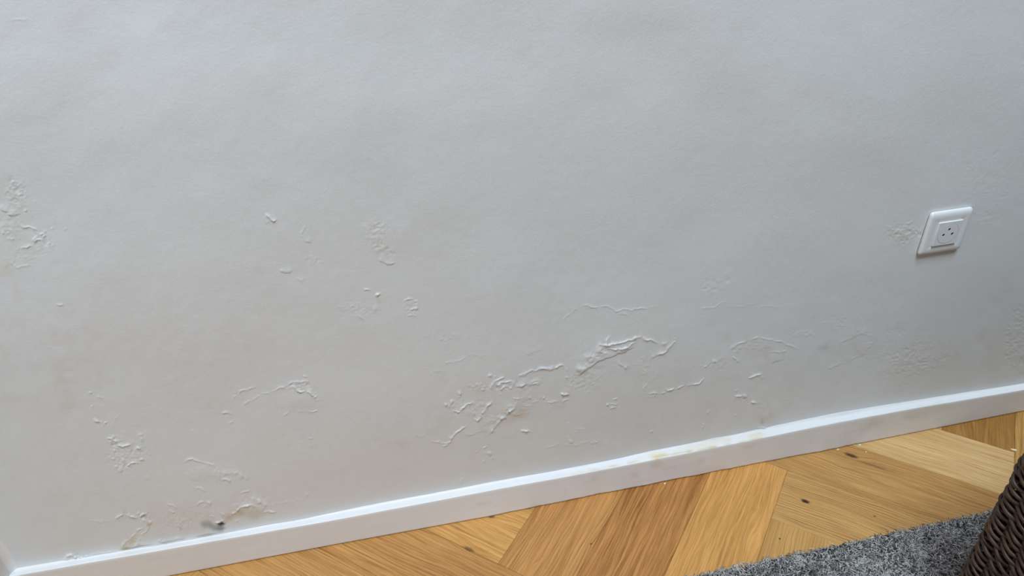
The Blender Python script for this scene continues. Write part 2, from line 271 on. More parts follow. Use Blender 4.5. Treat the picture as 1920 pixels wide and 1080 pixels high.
# --- swirl right of it
rough('F', 490, 400, 60, 40, .6); rough('F', 620, 370, 160, 50, .3); L('F', [(450, 392), (500, 366), (560, 342), (640, 330), (720, 338), (800, 352), (862, 386), (905, 412)], .6, 2, rag=.7); Dt('F', 462, 388, 13, 1.1)
L('F', [(690, 435), (760, 420), (822, 430), (852, 462), (840, 502)], .5, 2.4); L('F', [(480, 452), (505, 470), (524, 492)], .7, 2.2); L('F', [(730, 500), (755, 485), (800, 470)], .7, 3, 'u', soft=6); L('F', [(1150, 380), (1240, 342), (1345, 320), (1385, 362), (1342, 422), (1250, 500), (1120, 512)], .5, 3, 'u', soft=10)
L('F', [(1100, 522), (1182, 510)], .5, 2, 'u', soft=5); rough('F', 1170, 210, 150, 90, .22); rough('F', 930, 300, 90, 30, .35); rough('F', 1620, 480, 200, 110, .3); rough('F', 1500, 640, 200, 80, .15); Dt('F', 1628, 662, 8, .4); L('F', [(500, 712), (562, 712)], .8, 3); L('F', [(600, 585), (662, 562)], .6, 3)
L('F', [(615, 915), (660, 905), (720, 910)], 1.4, 2.5)
rough('P', 1692, 437, 34, 26, .6); rough('P', 1905, 650, 30, 90, .45); rough('P', 1700, 660, 90, 50, .2); rough('P', 1840, 405, 30, 30, .2); rough('P', 1850, 330, 60, 70, .12)
L('P', [(1700, 418), (1712, 416)], .5, 2)
Dt('R', 668, 592, 11, 1.0); Dt('R', 672, 605, 8, .6)
# --- stains, with some shade and bounced light painted into the tint
YEL = (.93, .90, .78); GRN = (.955, .965, .90); BOUNCE_PNK = (.965, .93, .89)  # the pinkish tint paints warm floor bounce into the wall's lower left
stain_or_shade('G', 90, 520, 170, 230, GRN, .8); stain_or_shade('G', 20, 200, 60, 110, GRN, .9); stain_or_shade('G', 20, 720, 90, 60, YEL, .4); stain_or_shade('H', 1150, 400, 120, 70, GRN, .8); stain_or_shade('K', 330, 560, 210, 170, (.95, .94, .86), .7)
stain_or_shade('H', 1120, 785, 26, 24, YEL, .8); stain_or_shade('H', 250, 560, 80, 40, GRN, .5); stain_or_shade('H', 300, 850, 130, 130, BOUNCE_PNK, .35)
stain_or_shade('C', 350, 960, 62, 34, (.90, .80, .60), .9, -.5); stain_or_shade('C', 300, 1005, 36, 20, (.90, .84, .66), .8); stain_or_shade('C', 970, 812, 90, 34, (.88, .78, .66), .9, -.5); stain_or_shade('C', 1060, 770, 150, 70, (.93, .89, .82), .8); stain_or_shade('C', 700, 830, 330, 120, (.955, .93, .885), .8)
stain_or_shade('C', 845, 862, 75, 30, (.58, .60, .61), .95, .1, nz=.9); stain_or_shade('C', 940, 868, 75, 20, (.68, .70, .72), .9, -.05, nz=.8); [stain_or_shade('P', x_, y_, 34, 1.7, (.55, .53, .50), .75, -.17, .7, nz=.5) for x_, y_ in ((262, 1022.5), (322, 1012), (385, 1001))]; stain_or_shade('C', 905, 852, 24, 9, (.24, .23, .22), 1, -.1, 1.0, nz=.8); stain_or_shade('C', 432, 812, 20, 18, (.55, .54, .53), .9); stain_or_shade('C', 650, 880, 26, 22, (.72, .70, .66), .7); stain_or_shade('C', 455, 860, 12, 34, (.88, .74, .62), .8)  # grey smears are stains; dark hole spots and crack strokes paint in shade
stain_or_shade('E', 470, 470, 120, 80, (.95, .93, .88), .7); stain_or_shade('E', 760, 680, 110, 40, (.94, .87, .80), .6, -.5); stain_or_shade('E', 1170, 500, 50, 30, (.90, .80, .72), .8); stain_or_shade('D', 300, 840, 70, 30, (.93, .88, .82), .4)
stain_or_shade('D', 20, 890, 70, 30, (.93, .86, .80), .6); stain_or_shade('F', 740, 470, 60, 34, (.90, .90, .94), .8, -.3); stain_or_shade('F', 1062, 392, 42, 30, (.86, .88, .93), .9, -.3); stain_or_shade('F', 620, 400, 170, 80, (.955, .94, .915), .7); stain_or_shade('F', 680, 860, 70, 60, (.92, .88, .76), .7); stain_or_shade('F', 660, 880, 14, 24, (.85, .72, .60), .7)
stain_or_shade('F', 1200, 420, 200, 110, (.965, .96, .94), .7); stain_or_shade('P', 1780, 700, 220, 80, (.965, .95, .92), .6); stain_or_shade('P', 1890, 640, 60, 130, (.96, .94, .90), .6); stain_or_shade('P', 230, 640, 260, 90, BOUNCE_PNK, .45); stain_or_shade('P', 60, 800, 140, 220, BOUNCE_PNK, .4); stain_or_shade('P', 1150, 780, 480, 110, (.965, .955, .93), .7, -.15)
stain_or_shade('B', 330, 150, 60, 150, BOUNCE_PNK, .5); stain_or_shade('P', 75, 1055, 4, 4, (.5, .5, .5), 0); stain_or_shade('B', 75, 1042, 5, 5, (.35, .35, .35), 1, nz=0)
stain_or_shade('P', 600, 60, 500, 60, (.985, 1, 1), .6); stain_or_shade('P', 1300, 120, 260, 80, (.985, .98, .97), .6, .4)
for i in range(70):  # faint clouding where damp has dried
    a = RNG.uniform(-.02, .02); stain_or_shade('P', RNG.uniform(0, 1900), RNG.uniform(150, 950), RNG.uniform(30, 140), RNG.uniform(15, 60), (1 + a, 1 + a * .8, 1 + a * .2 - .006), .9, RNG.uniform(-.5, .2))
# skirting marks
for x0, x1, yo, hh in ((1170, 1300, 2, 2.2), (1195, 1260, -1, 1.6), (1290, 1345, 3, 1.6), (1345, 1440, 2.5, 1.4), (1205, 1240, 5, 1.5), (1130, 1180, 3, 1.5)):
    xm = (x0 + x1) / 2; stain_or_shade('P', xm, 977 - .189 * (xm - 620) - 6 + yo, (x1 - x0) / 2, hh, (.86, .78, .56), .9, -.19, .8, SK, .9)
for xm in (905, 1060, 1110, 1255, 1310, 1400, 1520, 1640, 1700, 1760):
    stain_or_shade('P', xm, 977 - .189 * (xm - 620) + RNG.uniform(6, 34), RNG.uniform(6, 26), RNG.uniform(3, 8), (.93, .90, .875), .7, -.2, .9, SK, .6)
stain_or_shade('P', 1222, 856, 46, 9, (.97, .93, .76), 1, -.19, .8, SK, .5); stain_or_shade('P', 1330, 832, 80, 5, (.97, .93, .80), .9, -.2, .8, SK, .5); stain_or_shade('P', 1130, 878, 60, 4, (.96, .94, .86), .8, -.2, .8, SK, .5); stain_or_shade('P', 1420, 816, 26, 4, (.97, .92, .78), .8, -.2, .8, SK, .5)
stain_or_shade('P', 1225, 872, 16, 12, (.89, .85, .78), .75, -.2, .8, SK, .7); stain_or_shade('P', 1190, 892, 12, 7, (.88, .83, .77), .45, 0, .9, SK, .7); stain_or_shade('P', 1080, 880, 130, 24, (.97, .975, 1.0), .9, -.18, .5, SK); stain_or_shade('P', 1450, 850, 180, 26, (.965, .97, .99), .9, -.2, .5, SK); stain_or_shade('P', 1735, 772, 50, 14, (.92, .90, .87), .8, -.2, .9, SK); stain_or_shade('P', 1640, 795, 30, 14, (.94, .92, .89), .8, -.2, .9, SK)
stain_or_shade('P', 1330, 880, 50, 10, (.95, .90, .86), .6, -.2, 1, SK); stain_or_shade('P', 1060, 893, 60, 10, (.97, .93, .89), .6, -.2, 1, SK)
def sample(img, u, v):
    x = np.clip(u - PX0, 0, W - 1.001); y = np.clip(v - PY0, 0, Hh - 1.001); xi = x.astype(int); yi = y.astype(int)
    fx = x - xi; fy = y - yi
    if img.ndim == 3: fx = fx[..., None]; fy = fy[..., None]
    return (img[yi, xi] * (1 - fx) + img[yi, xi + 1] * fx) * (1 - fy) + (img[yi + 1, xi] * (1 - fx) + img[yi + 1, xi + 1] * fx) * fy

XL = -0.672     # left corner
ST = 0.0125     # step: metres
def wall_back():
    xs = np.concatenate([np.arange(XL, 1.42, .00105), np.linspace(1.44, 3.2, 30)])
    zs = np.concatenate([[0, .03], np.arange(.055, 1.0, .00105), np.linspace(1.01, 2.6, 40)])
    X, Z = np.meshgrid(xs, zs, indexing='ij'); P = np.stack([X, np.zeros_like(X), Z], -1)
    u, v = pix(P.reshape(-1, 3)); u = u.reshape(X.shape); v = v.reshape(X.shape)
    fade = smooth((1.52 - X) / .12) * smooth((2.2 - Z) / 1.2) * smooth((Z - .035) / .02)
    h = sample(HT, u, v) * fade
    P[..., 1] = -h * .001
    o = mesh_np('wall_back', P.reshape(-1, 3), grid_faces(len(xs), len(zs))[:, ::1], M_wall)
    color_attr(o, 'tint', (sample(TN, u, v) * fade[..., None] + (1 - fade[..., None])).reshape(-1, 3))
    return tag(o, 'white painted wall with blistered flaking plaster along its lower part', 'wall', kind='structure')
wb = wall_back()
def shell(name, x0, x1, y0, y1, z0, z1, label, cat, mat=M_wall):
    o = box(name, x0, x1, y0, y1, z0, z1, mat); color_attr(o, 'tint', np.ones((8, 3))); return tag(o, label, cat, kind='structure')
shell('wall_left', XL - .1, XL, -4.2, .12, 0, 2.6, 'white painted side wall meeting the damp wall at the left corner', 'wall')

shell('shade_wall_right', 1.52, 1.62, -1.3, .12, 0, 2.6, 'unseen dark brown side wall added to darken the wall near the socket', 'wall', M_brown)  # unseen, added to keep light off the right end of the wall

# ------------------------------------------------------------------ skirting board
SKD = np.array([  # x, front-edge height, back-edge height, front y at the floor
    (-.672, .0766, .0735, -.0165), (-.434, .0722, .0690, -.0165), (-.146, .0668, .0672, -.0172), (.16, .0680, .0708, -.0205), (.292, .0668, .0712, -.0180),
    (.487, .0684, .0752, -.0172), (.70, .0738, .0792, -.0165), (.84, .0778, .0810, -.0163), (1.02, .0782, .0786, -.0150), (1.305, .0726, .0742, -.0128), (1.6, .070, .072, -.0150), (3.2, .070, .072, -.015)])
def skirting():
    xs = np.concatenate([np.arange(XL, 1.42, .0022), np.linspace(1.44, 3.2, 20)])
    f = [np.interp(xs, SKD[:, 0], SKD[:, k]) for k in (1, 2, 3)]
    k = np.ones(9) / 9
    for i in range(3): p = np.pad(f[i], 20, 'edge'); f[i] = np.convolve(p, np.ones(25) / 25, 'same')[20:-20]
    r = np.random.default_rng(3)
    def jit(cell, amp): return np.interp(xs, np.arange(-.8, 3.4, cell), r.standard_normal(len(np.arange(-.8, 3.4, cell)))) * amp
    worn = smooth((xs - .10) / .1) * smooth((1.0 - xs) / .1)
    zf = f[0] + jit(.05, .00010) + worn * (jit(.012, .00016) + jit(.06, .0003)); zb = f[1] + jit(.06, .00035)
    yt = -.0157 + jit(.03, .00015); yb = f[2] + worn * jit(.02, .0005)
    z0 = .0012 + worn * np.abs(jit(.009, .0005)) + .0002
    # profile from behind the caulk line over the top, down the face, to the dark gap
    cols = []
    cau = .0015 + .0003 * np.abs(jit(.06, 1)) + .0022 * np.clip(jit(.07, 1) - .6, 0, 1.2) * worn
    T = lambda y, z: cols.append(np.stack([xs, np.broadcast_to(y, xs.shape), np.broadcast_to(z, xs.shape)], -1))
    T(.004, zb + cau + .004); T(-.0006, zb + cau); T(-.0016, zb + cau * .45); T(-.0032, zb + .0002)
    for t in (.15, .3, .45, .6, .75, .9, 1): T(-.0032 + (yt + .0014 + .0032) * t, zb + (zf - zb) * t + (jit(.01, .00012) if t < 1 else 0))
    T(yt + .0004, zf - .0003); T(yt, zf - .0014)
    for t in np.linspace(.08, .95, 16): T(yt + (yb - yt) * t + jit(.05, .00006), (zf - .0014) * (1 - t) + z0 * t)
    T(yb + .0001, z0 + .0008); T(yb + .0008, z0); T(-.010, z0); T(-.010, 0.0)
    P = np.stack(cols, 1)
    o = mesh_np('baseboard_back', P.reshape(-1, 3), grid_faces(len(xs), P.shape[1]), M_skirt)
    u, v = pix(P.reshape(-1, 3)); c = sample(SK, u, v); color_attr(o, 'tint', c)
    return tag(o, 'white painted skirting board along the damp wall, stained on top', 'skirting board', kind='structure')
skirting()
def skirting_left():
    ys = np.linspace(-.0157, -4.2, 40); pr = [(.0, .078), (.0030, .0745), (.0143, .0740), (.0157, .0726), (.0157, .0012), (.010, .0012), (.010, 0)]
    P = np.array([[(XL + a, y, b) for a, b in pr] for y in ys])
    o = mesh_np('baseboard_left', P.reshape(-1, 3), grid_faces(len(ys), len(pr))[:, ::-1], M_skirt, smooth=False); color_attr(o, 'tint', np.ones((P.size // 3, 3)))
    tag(o, 'white painted skirting board along the side wall at the left corner', 'skirting board', kind='structure')
skirting_left()
def corner_caulk():
    zs = np.linspace(.074, 2.6, 700); r = np.random.default_rng(9); rr = .010 + .0015 * np.interp(zs, np.linspace(0, 2.6, 90), r.standard_normal(90))
    an = np.linspace(0, math.pi / 2, 9)
    P = np.array([[(XL + q - q * math.sin(a) - .0004 * (a > 1.5), -(q - q * math.cos(a)) + .0006 * (a < .1) , z) for a in an] for z, q in zip(zs, rr)])
    o = mesh_np('trim_1', P.reshape(-1, 3), grid_faces(len(zs), 9), M_skirt); color_attr(o, 'tint', np.ones((P.size // 3, 3)))
    tag(o, 'bead of white filler running up the left corner of the room', 'filler bead', kind='structure')
corner_caulk()

# ------------------------------------------------------------------ oak floor, herringbone
TH = .8399168; A0, B0, PW, LB, LA = .734642, .588441, .1343455, 5.48, 4.95
AX = np.array([math.cos(TH), math.sin(TH)]); BX = np.array([math.sin(TH), -math.cos(TH)])
def oak():
    t = NT('oak'); uv = t.n('ShaderNodeUVMap', uv_map='grain').outputs[0]          # x along the grain, y across, metres
    pk = t.n('ShaderNodeVertexColor', layer_name='plank').outputs['Color']           # base tone
    ps = t.n('ShaderNodeVertexColor', layer_name='props'); sp = t.n('ShaderNodeSeparateColor', {0: ps.outputs['Color']}); seed, ring, streak = sp.outputs[0], sp.outputs[1], sp.outputs[2]
    sx = t.n('ShaderNodeSeparateXYZ', {0: uv}); x, y = sx.outputs[0], sx.outputs[1]; sd = t.math('MULTIPLY', seed, 37.0)
    def noise(kx, ky, scale=1.0, detail=3.0, rough=.5, yy=None):
        v = t.n('ShaderNodeCombineXYZ', {0: t.math('MULTIPLY', x, kx), 1: t.math('MULTIPLY', y if yy is None else yy, ky), 2: sd}).outputs[0]
        return t.n('ShaderNodeTexNoise', {'Vector': v, 'Scale': scale, 'Detail': detail, 'Roughness': rough}).outputs['Fac']
    warp = t.math('SUBTRACT', noise(3.2, 16, 1, 2.0), .5); yy = t.math('MULTIPLY_ADD', warp, .038, y)
    warp2 = t.math('SUBTRACT', noise(14, 60, 1, 2.0), .5); yy = t.math('MULTIPLY_ADD', warp2, .006, yy)
    dark = None
    for (kx, ky, lx, ly, push, a) in KN:   # knots: fibres bend around them
        dx = t.math('DIVIDE', t.math('SUBTRACT', x, kx), lx); dy = t.math('DIVIDE', t.math('SUBTRACT', y, ky), ly)
        d2 = t.math('ADD', t.math('MULTIPLY', dx, dx), t.math('MULTIPLY', dy, dy))
        g = t.math('POWER', 2.718, t.math('MULTIPLY', d2, -.12)); yy = t.math('MULTIPLY_ADD', g, push, yy)
        n = noise(260, 260, 1, 2.0); m = t.math('MULTIPLY', t.math('POWER', 2.718, t.math('MULTIPLY', t.math('POWER', t.math('MULTIPLY', d2, t.math('ADD', .1, t.math('MULTIPLY', n, 2.0))), 2.6), -1.0)), a)
        dark = m if dark is None else t.math('MAXIMUM', dark, m)
    # growth rings: thin dark lines
    ph = t.math('MULTIPLY', yy, 165.0); fr = t.math('FRACT', t.math('ADD', ph, t.math('MULTIPLY', noise(5, 30, 1, 2.0), 2.0)))
    rg = t.math('POWER', fr, 5.0); rn = noise(6, 45, 1, 2.0, .5, yy)
    rg = t.math('MULTIPLY', t.math('MULTIPLY', rg, ring), t.math('MULTIPLY', t.n('ShaderNodeMapRange', {0: rn, 1: .34, 2: .60}).outputs[0], 1.3))
    st = noise(9, 230, 1, 4.0, .6, yy); fine = noise(24, 900, 1, 3.0, .6, yy); broad = noise(2.5, 22, 1, 2.0, .5, yy)
    d = t.math('MULTIPLY', t.math('SUBTRACT', st, .5), t.math('MULTIPLY', streak, 1.7))
    d = t.math('MULTIPLY_ADD', t.math('SUBTRACT', fine, .5), .42, d); d = t.math('MULTIPLY_ADD', t.math('SUBTRACT', broad, .5), .65, d)
    pore = noise(55, 2300, 1, 2.0, .5, yy); pm = t.n('ShaderNodeMapRange', {0: pore, 1: .60, 2: .72}).outputs[0]; d = t.math('MULTIPLY_ADD', pm, -.28, d)
    thin = noise(7, 520, 1, 3.0, .6, yy); d = t.math('MULTIPLY_ADD', t.math('SUBTRACT', thin, .5), .5, d)
    d = t.math('MULTIPLY_ADD', rg, -.75, d)
    lo = t.mix(1.0, pk, (.56, .43, .30), 'MULTIPLY'); hi = t.mix(1.0, pk, (1.37, 1.42, 1.50), 'MULTIPLY')
    f = t.n('ShaderNodeMapRange', {0: d, 1: -.62, 2: .50}).outputs[0]
    c = t.mix(f, lo, hi); c = t.mix(dark, c, (.035, .017, .008))
    t.put(Base_Color=c, Roughness=t.math('MULTIPLY_ADD', fine, .12, .42)); t.b.inputs['Specular IOR Level'].default_value = .35
    t.bump(t.math('MULTIPLY_ADD', rg, -.5, fine), .5, .0003)
    return t.m
# knots (along, across, radius along, radius across, bend, darkness); A planks run along BX, B planks along AX
KN = [(.6362, .4023, .0085, .0045, .005, 1.0), (.6938, .5681, .014, .0055, .007, .9), (.1139, .0828, .016, .0055, .008, .75), (.1239, -.0006, .012, .004, .006, .65), (.1159, .3139, .0022, .0018, .001, .8), (.2919, .613, .0022, .0018, .001, .9), (.7575, .4278, .003, .0015, .001, .7), (.735, .560, .03, .003, .003, .35)]
M_oak = oak(); M_gap = plain('floor_gap', (.05, .03, .018), .9)
TONES = {('A', -1, 0): ((0.650, 0.415, 0.178), .5, .6), ('A', -2, 0): ((0.500, 0.270, 0.088), .6, .7), ('A', -3, 0): ((0.544, 0.305, 0.102), 1.0, .5), ('B', -1, 0): ((0.60, 0.30, 0.085), .25, .9), ('B', -2, 0): ((0.450, 0.200, 0.056), .5, 1.3), ('B', -3, 0): ((0.500, 0.238, 0.070), .6, .9),
         ('B', 0, 0): ((0.538, 0.299, 0.093), .5, .4), ('B', -3, 1): ((0.346, 0.167, 0.039), .2, 1.0), ('A', 0, 1): ((0.62, 0.325, 0.095), .4, .9), ('A', -1, 1): ((0.59, 0.30, 0.085), .4, 1.0), ('A', -2, 1): ((0.486, 0.241, 0.070), .6, 1.0)}
def floor():
    V, F, UV, TC, PR = [], [], [], [], []
    r = np.random.default_rng(21); g = .00012
    # columns of the herringbone: (n) shifts both families; the visible floor is n = 0, its left neighbour n = -1, right neighbour n = 1
    for n in range(-7, 9):
        sh = n * LB if n <= 0 else n * LA
        for k in range(-34, 34):
            for fam in 'AB':
                if fam == 'A':   # a in [k,k+1]
                    a0, a1 = k + sh, k + 1 + sh; b0 = -(k + 3) + sh; b1 = b0 + (LA if n >= 0 else LB)
                    if n < 0: b0, b1 = -(k + 3) + sh, -(k + 3) + sh + LB
                else:
                    b0, b1 = k + sh, k + 1 + sh; a1 = -(k + 3) + sh; a0 = a1 - LB
                    if n > 0: a0 = a1 - (LB if n == 0 else LA)
                cx = (A0 + (a0 + a1) / 2 * PW) * AX + (B0 + (b0 + b1) / 2 * PW) * BX
                if not (XL - .5 < cx[0] < 3.6 and -4.6 < cx[1] < .5): continue
                tone = TONES.get((fam, k, n))
                if n == -1 and fam == 'A' and k == 0: tone = TONES[('A', 0, 1)]
                if n == -1 and fam == 'A' and k == 1: tone = TONES[('A', -1, 1)]
                if n == -1 and fam == 'A' and k == -1: tone = TONES[('A', -2, 1)]
                if n == 1 and fam == 'B' and k == -3: tone = TONES[('B', -3, 1)]
                if tone is None:
                    q = r.uniform(.85, 1.12); tone = ((.51 * q, .27 * q * r.uniform(.96, 1.04), .082 * q * r.uniform(.9, 1.15)), r.uniform(.3, .9), r.uniform(.5, 1.2))
                aa0, aa1, bb0, bb1 = A0 + a0 * PW + g, A0 + a1 * PW - g, B0 + b0 * PW + g, B0 + b1 * PW - g
                base = len(V); e = .0006; sdv = r.random()
                for (ins, z) in ((0, -.0008), (e, 0.0)):
                    for (a, b) in ((aa0 + ins, bb0 + ins), (aa1 - ins, bb0 + ins), (aa1 - ins, bb1 - ins), (aa0 + ins, bb1 - ins)):
                        p = a * AX + b * BX; V.append((p[0], p[1], z)); UV.append((b, a) if fam == 'A' else (a, b)); TC.append(tone[0]); PR.append((sdv, tone[1], tone[2]))
                F.append((base + 4, base + 7, base + 6, base + 5))
                for i in range(4): j = (i + 1) % 4; F.append((base + i, base + 4 + i, base + 4 + j, base + j))
    V = np.array(V)
    # the boards stop under the skirting and at the room's edge
    V[:, 1] = V[:, 1]
    b = len(V); V = np.vstack([V, [(-1.3, -5, -.0009), (4.4, -5, -.0009), (4.4, .9, -.0009), (-1.3, .9, -.0009)]]); F.append((b, b + 1, b + 2, b + 3))
    for _ in range(4): UV.append((0, 0)); TC.append((.10, .052, .022)); PR.append((0, 0, 0))
    o = mesh_np('floor', V, F, M_oak, smooth=False)
    uvl = o.data.uv_layers.new(name='grain'); li = np.empty(len(o.data.loops), np.int32); o.data.loops.foreach_get('vertex_index', li)
    uvl.data.foreach_set('uv', np.array(UV, np.float32)[li].ravel())
    color_attr(o, 'plank', np.array(TC)); color_attr(o, 'props', np.array(PR))
    return tag(o, 'golden oak floor laid in a herringbone pattern', 'floor', kind='structure')
floor()

# ------------------------------------------------------------------ wall socket
def rrect(w, h, r, n=6):
    P = []
    for cx, cz, a0 in ((w - r, h - r, 0), (-w + r, h - r, 90), (-w + r, -h + r, 180), (w - r, -h + r, 270)):
        for i in range(n + 1): a = math.radians(a0 + 90 * i / n); P.append((cx + r * math.cos(a), cz + r * math.sin(a)))
    return np.array(P)
def loft(name, rings, mat, parent, cap=True):
    n = len(rings[0]); V = np.concatenate(rings); F = grid_faces(len(rings), n)  # open in v
    j = [(i * n + n - 1, (i + 1) * n + n - 1, (i + 1) * n, i * n) for i in range(len(rings) - 1)]
    F = [tuple(f) for f in F] + j
    me = bpy.data.meshes.new(name); faces = [tuple(f)[::-1] for f in F]
    if cap: faces.append(tuple(range((len(rings) - 1) * n, len(rings) * n)))
    me.from_pydata([tuple(v) for v in V], [], faces); me.update()
    me.polygons.foreach_set('use_smooth', [True] * (len(faces) - (1 if cap else 0)) + ([False] if cap else []))
    me.materials.append(mat); o = bpy.data.objects.new(name, me); C.objects.link(o); o.parent = parent; return o
def ring3(w, h, r, y, cx=0, cz=0): p = rrect(w, h, r); return [(a + cx, y, b + cz) for a, b in p]
M_plast = plain('white_plastic', (.80, .80, .79), .28, .5, 40, .01); M_dark = plain('hole_shade', (.015, .015, .015), .6); M_mod = plain('module_plastic', (.76, .77, .76), .3, .5, 40, .01)
sk = empty('wall_socket', (.9642 + .0045, 0.0, .5018 - .002)); sk.rotation_euler = (0, math.radians(-.6), 0)
tag(sk, 'white square power socket with three holes mounted on the wall', 'power socket')
mm = .001
prof = [(40.2, 41.6, 5.5, -2.0), (40.9, 42.4, 6, -3.0), (41, 42.5, 6, -4.6), (40.7, 41.8, 5.7, -6.2), (40.0, 40.2, 5.0, -7.6), (39.0, 37.8, 4.0, -8.6), (37.8, 35.4, 3.0, -9.1), (36.4, 33.4, 2.2, -9.35), (24.0, 24.0, .8, -9.5), (23.7, 23.7, .8, -9.3), (23.7, 23.7, .8, -7)]
fr = loft('cover_frame', [ring3(a * mm, b * mm, c * mm, d * mm) for a, b, c, d in prof], M_plast, sk, cap=False)
bk = loft('mounting_base', [ring3(.037, .038, .003, .0012), ring3(.037, .038, .003, -.0045)], plain('gap_shade', (.08, .08, .08), .6), sk)  # near-black base colour supplies the shadow in the gap behind the frame
mo = loft('socket_insert', [ring3(.0234, .0234, .0008, -.007), ring3(.0232, .0232, .0008, -.0118), ring3(.0227, .0227, .0008, -.0124)] +
          [[(x, y, z) for x, z in np.array([(R * math.cos(t), R * math.sin(t)) for t in [math.radians(45 + (i - 3) * 0) + 0 for i in [0]]] * 28)] for R, y in ()], M_mod, sk, cap=True)
def disc(name, cx, cz, r, y0, y1, mat, parent, n=40, sx=1, rot=0, bev=.0003):
    rings = []
    for rr, y in ((r, y0), (r, y1 + bev), (r - bev, y1)):
        rings.append([(cx + (math.cos(a) * rr * sx) * math.cos(rot) - math.sin(a) * rr * math.sin(rot), y, cz + (math.cos(a) * rr * sx) * math.sin(rot) + math.sin(a) * rr * math.cos(rot)) for a in np.linspace(0, 2 * math.pi, n, endpoint=False)])
    return loft(name, rings, mat, parent)
# round face; a grey disc edge paints the shade of a fine groove
disc('groove', 0, 0, .0200, -.0120, -.01245, plain('groove_shade', (.35, .35, .34), .6), mo, bev=.00001)
disc('round_face', 0, 0, .0196, -.0120, -.01265, M_mod, mo)
for cx, cz, rot in ((-.0085, -.0015, .6), (.0085, -.0015, .6), (0.0, .0085, .6)):
    disc('hole', cx, cz, .0017, -.0121, -.01270, M_dark, mo, 20, 1.55, rot, .00001)  # dark discs stand in for the shade inside the holes

# ------------------------------------------------------------------ rug
def rug():
    root = empty('shag_rug', (1.25, -1.25, 0)); tag(root, 'grey shaggy rug lying on the oak floor parallel to the skirting', 'rug')
    x0, x1, y0, y1 = .20, 2.3, -2.2, -.234
    b = box('backing', x0 - 1.25, x1 - 1.25, y0 + 1.25, y1 + 1.25, 0.0, .006, plain('rug_backing', (.045, .045, .046), .95), root)
    r = np.random.default_rng(5); N = 95000
    px = r.uniform(x0, 1.45, N); py = y1 - r.random(N) ** 1.0 * .46; inb = lambda: (px > .829) & (px < 1.285) & (py > -.915) & (py < -.400); keep = ~inb(); px, py = px[keep], py[keep]
    N2 = 9000; px = np.concatenate([px, r.uniform(x0, x1, N2)]); py = np.concatenate([py, r.uniform(y0, y1 - .4, N2)]); k2 = ~inb(); px, py = px[k2], py[k2]; n = len(px)
    # neighbouring yarns lean together
    def fld(cell, s):
        q = np.random.default_rng(s); g = q.standard_normal((400, 400)); X = (px + 1) / cell % 398; Y = (py + 4) / cell % 398; xi, yi = X.astype(int), Y.astype(int); fx, fy = smooth(X - xi), smooth(Y - yi)
        return (g[xi, yi] * (1 - fx) + g[xi + 1, yi] * fx) * (1 - fy) + (g[xi, yi + 1] * (1 - fx) + g[xi + 1, yi + 1] * fx) * fy
    lx = fld(.018, 1) * .8 + r.standard_normal(n) * .5 + .1; ly = fld(.018, 2) * .8 + r.standard_normal(n) * .5
    edge = smooth(1 - (y1 - py) / .02); ly = ly * (1 - .5 * edge) + edge * .5
    Ln = r.uniform(.008, .0125, n) * (1 + .2 * fld(.03, 3)); hz = r.uniform(.45, .95, n); curl = r.uniform(-1.6, 1.6, n)
    K = 6; s = np.linspace(0, 1, K); P = np.zeros((n, K, 3))
    hl = np.hypot(lx, ly) + 1e-6; dx, dy = lx / hl, ly / hl; hl = np.minimum(hl, 1.6)
    for k, t in enumerate(s):
        a = curl * t * 1.4; cxx = dx * np.cos(a) - dy * np.sin(a); cyy = dx * np.sin(a) + dy * np.cos(a)
        P[:, k, 0] = px - 1.25 + cxx * hl * Ln * (t ** 1.5) * .75; P[:, k, 1] = py + 1.25 + cyy * hl * Ln * (t ** 1.5) * .75
        P[:, k, 2] = .005 + Ln * hz * (t - .38 * t ** 2 * hl * .9)
    P[:, :, 2] = np.clip(P[:, :, 2], .0025, .0140); P[:, :, 1] = np.minimum(P[:, :, 1], y1 + 1.25 + .0065 + .002 * r.standard_normal(n)[:, None])
    T = np.gradient(P, axis=1); T /= np.linalg.norm(T, axis=2, keepdims=True) + 1e-9
    U = np.cross(T, np.array([.3, .2, 1.0])); U /= np.linalg.norm(U, axis=2, keepdims=True) + 1e-9; Vv = np.cross(T, U)
    rad = r.uniform(.0006, .00105, n)[:, None] * np.array([1, 1.05, 1.1, 1.1, 1.0, .55])[None, :]
    rings = np.stack([P + rad[..., None] * (math.cos(a) * U + math.sin(a) * Vv) for a in (0, 2.094, 4.189)], 2)   # n,K,3,3
    idx = np.arange(n * K * 3).reshape(n, K, 3); F = []
    for j in range(3):
        a = idx[:, :-1, j]; b_ = idx[:, :-1, (j + 1) % 3]; c = idx[:, 1:, (j + 1) % 3]; d = idx[:, 1:, j]; F.append(np.stack([a, b_, c, d], -1).reshape(-1, 4))
    t = NT('rug_yarn'); at = t.n('ShaderNodeVertexColor', layer_name='yarn').outputs['Color']; no = t.n('ShaderNodeTexNoise', {'Scale': 900.0}); t.put(Base_Color=t.mix(t.math('MULTIPLY', no.outputs['Fac'], .35), at, (.1, .1, .105)), Roughness=.75)
    o = mesh_np('pile', rings.reshape(-1, 3), np.concatenate(F), t.m, root)
    tone = np.clip(.51 + .15 * r.standard_normal(n) + .06 * fld(.012, 6), .05, .92); dk = r.random(n) < .28; tone[dk] *= .28
    c = tone[:, None] * np.array([1.0, .94, .885])[None, :] * (1 + .03 * r.standard_normal((n, 3)))
    color_attr(o, 'yarn', np.repeat(np.clip(c, .01, 1), K * 3, axis=0)); tag(o, kind='stuff')
rug()

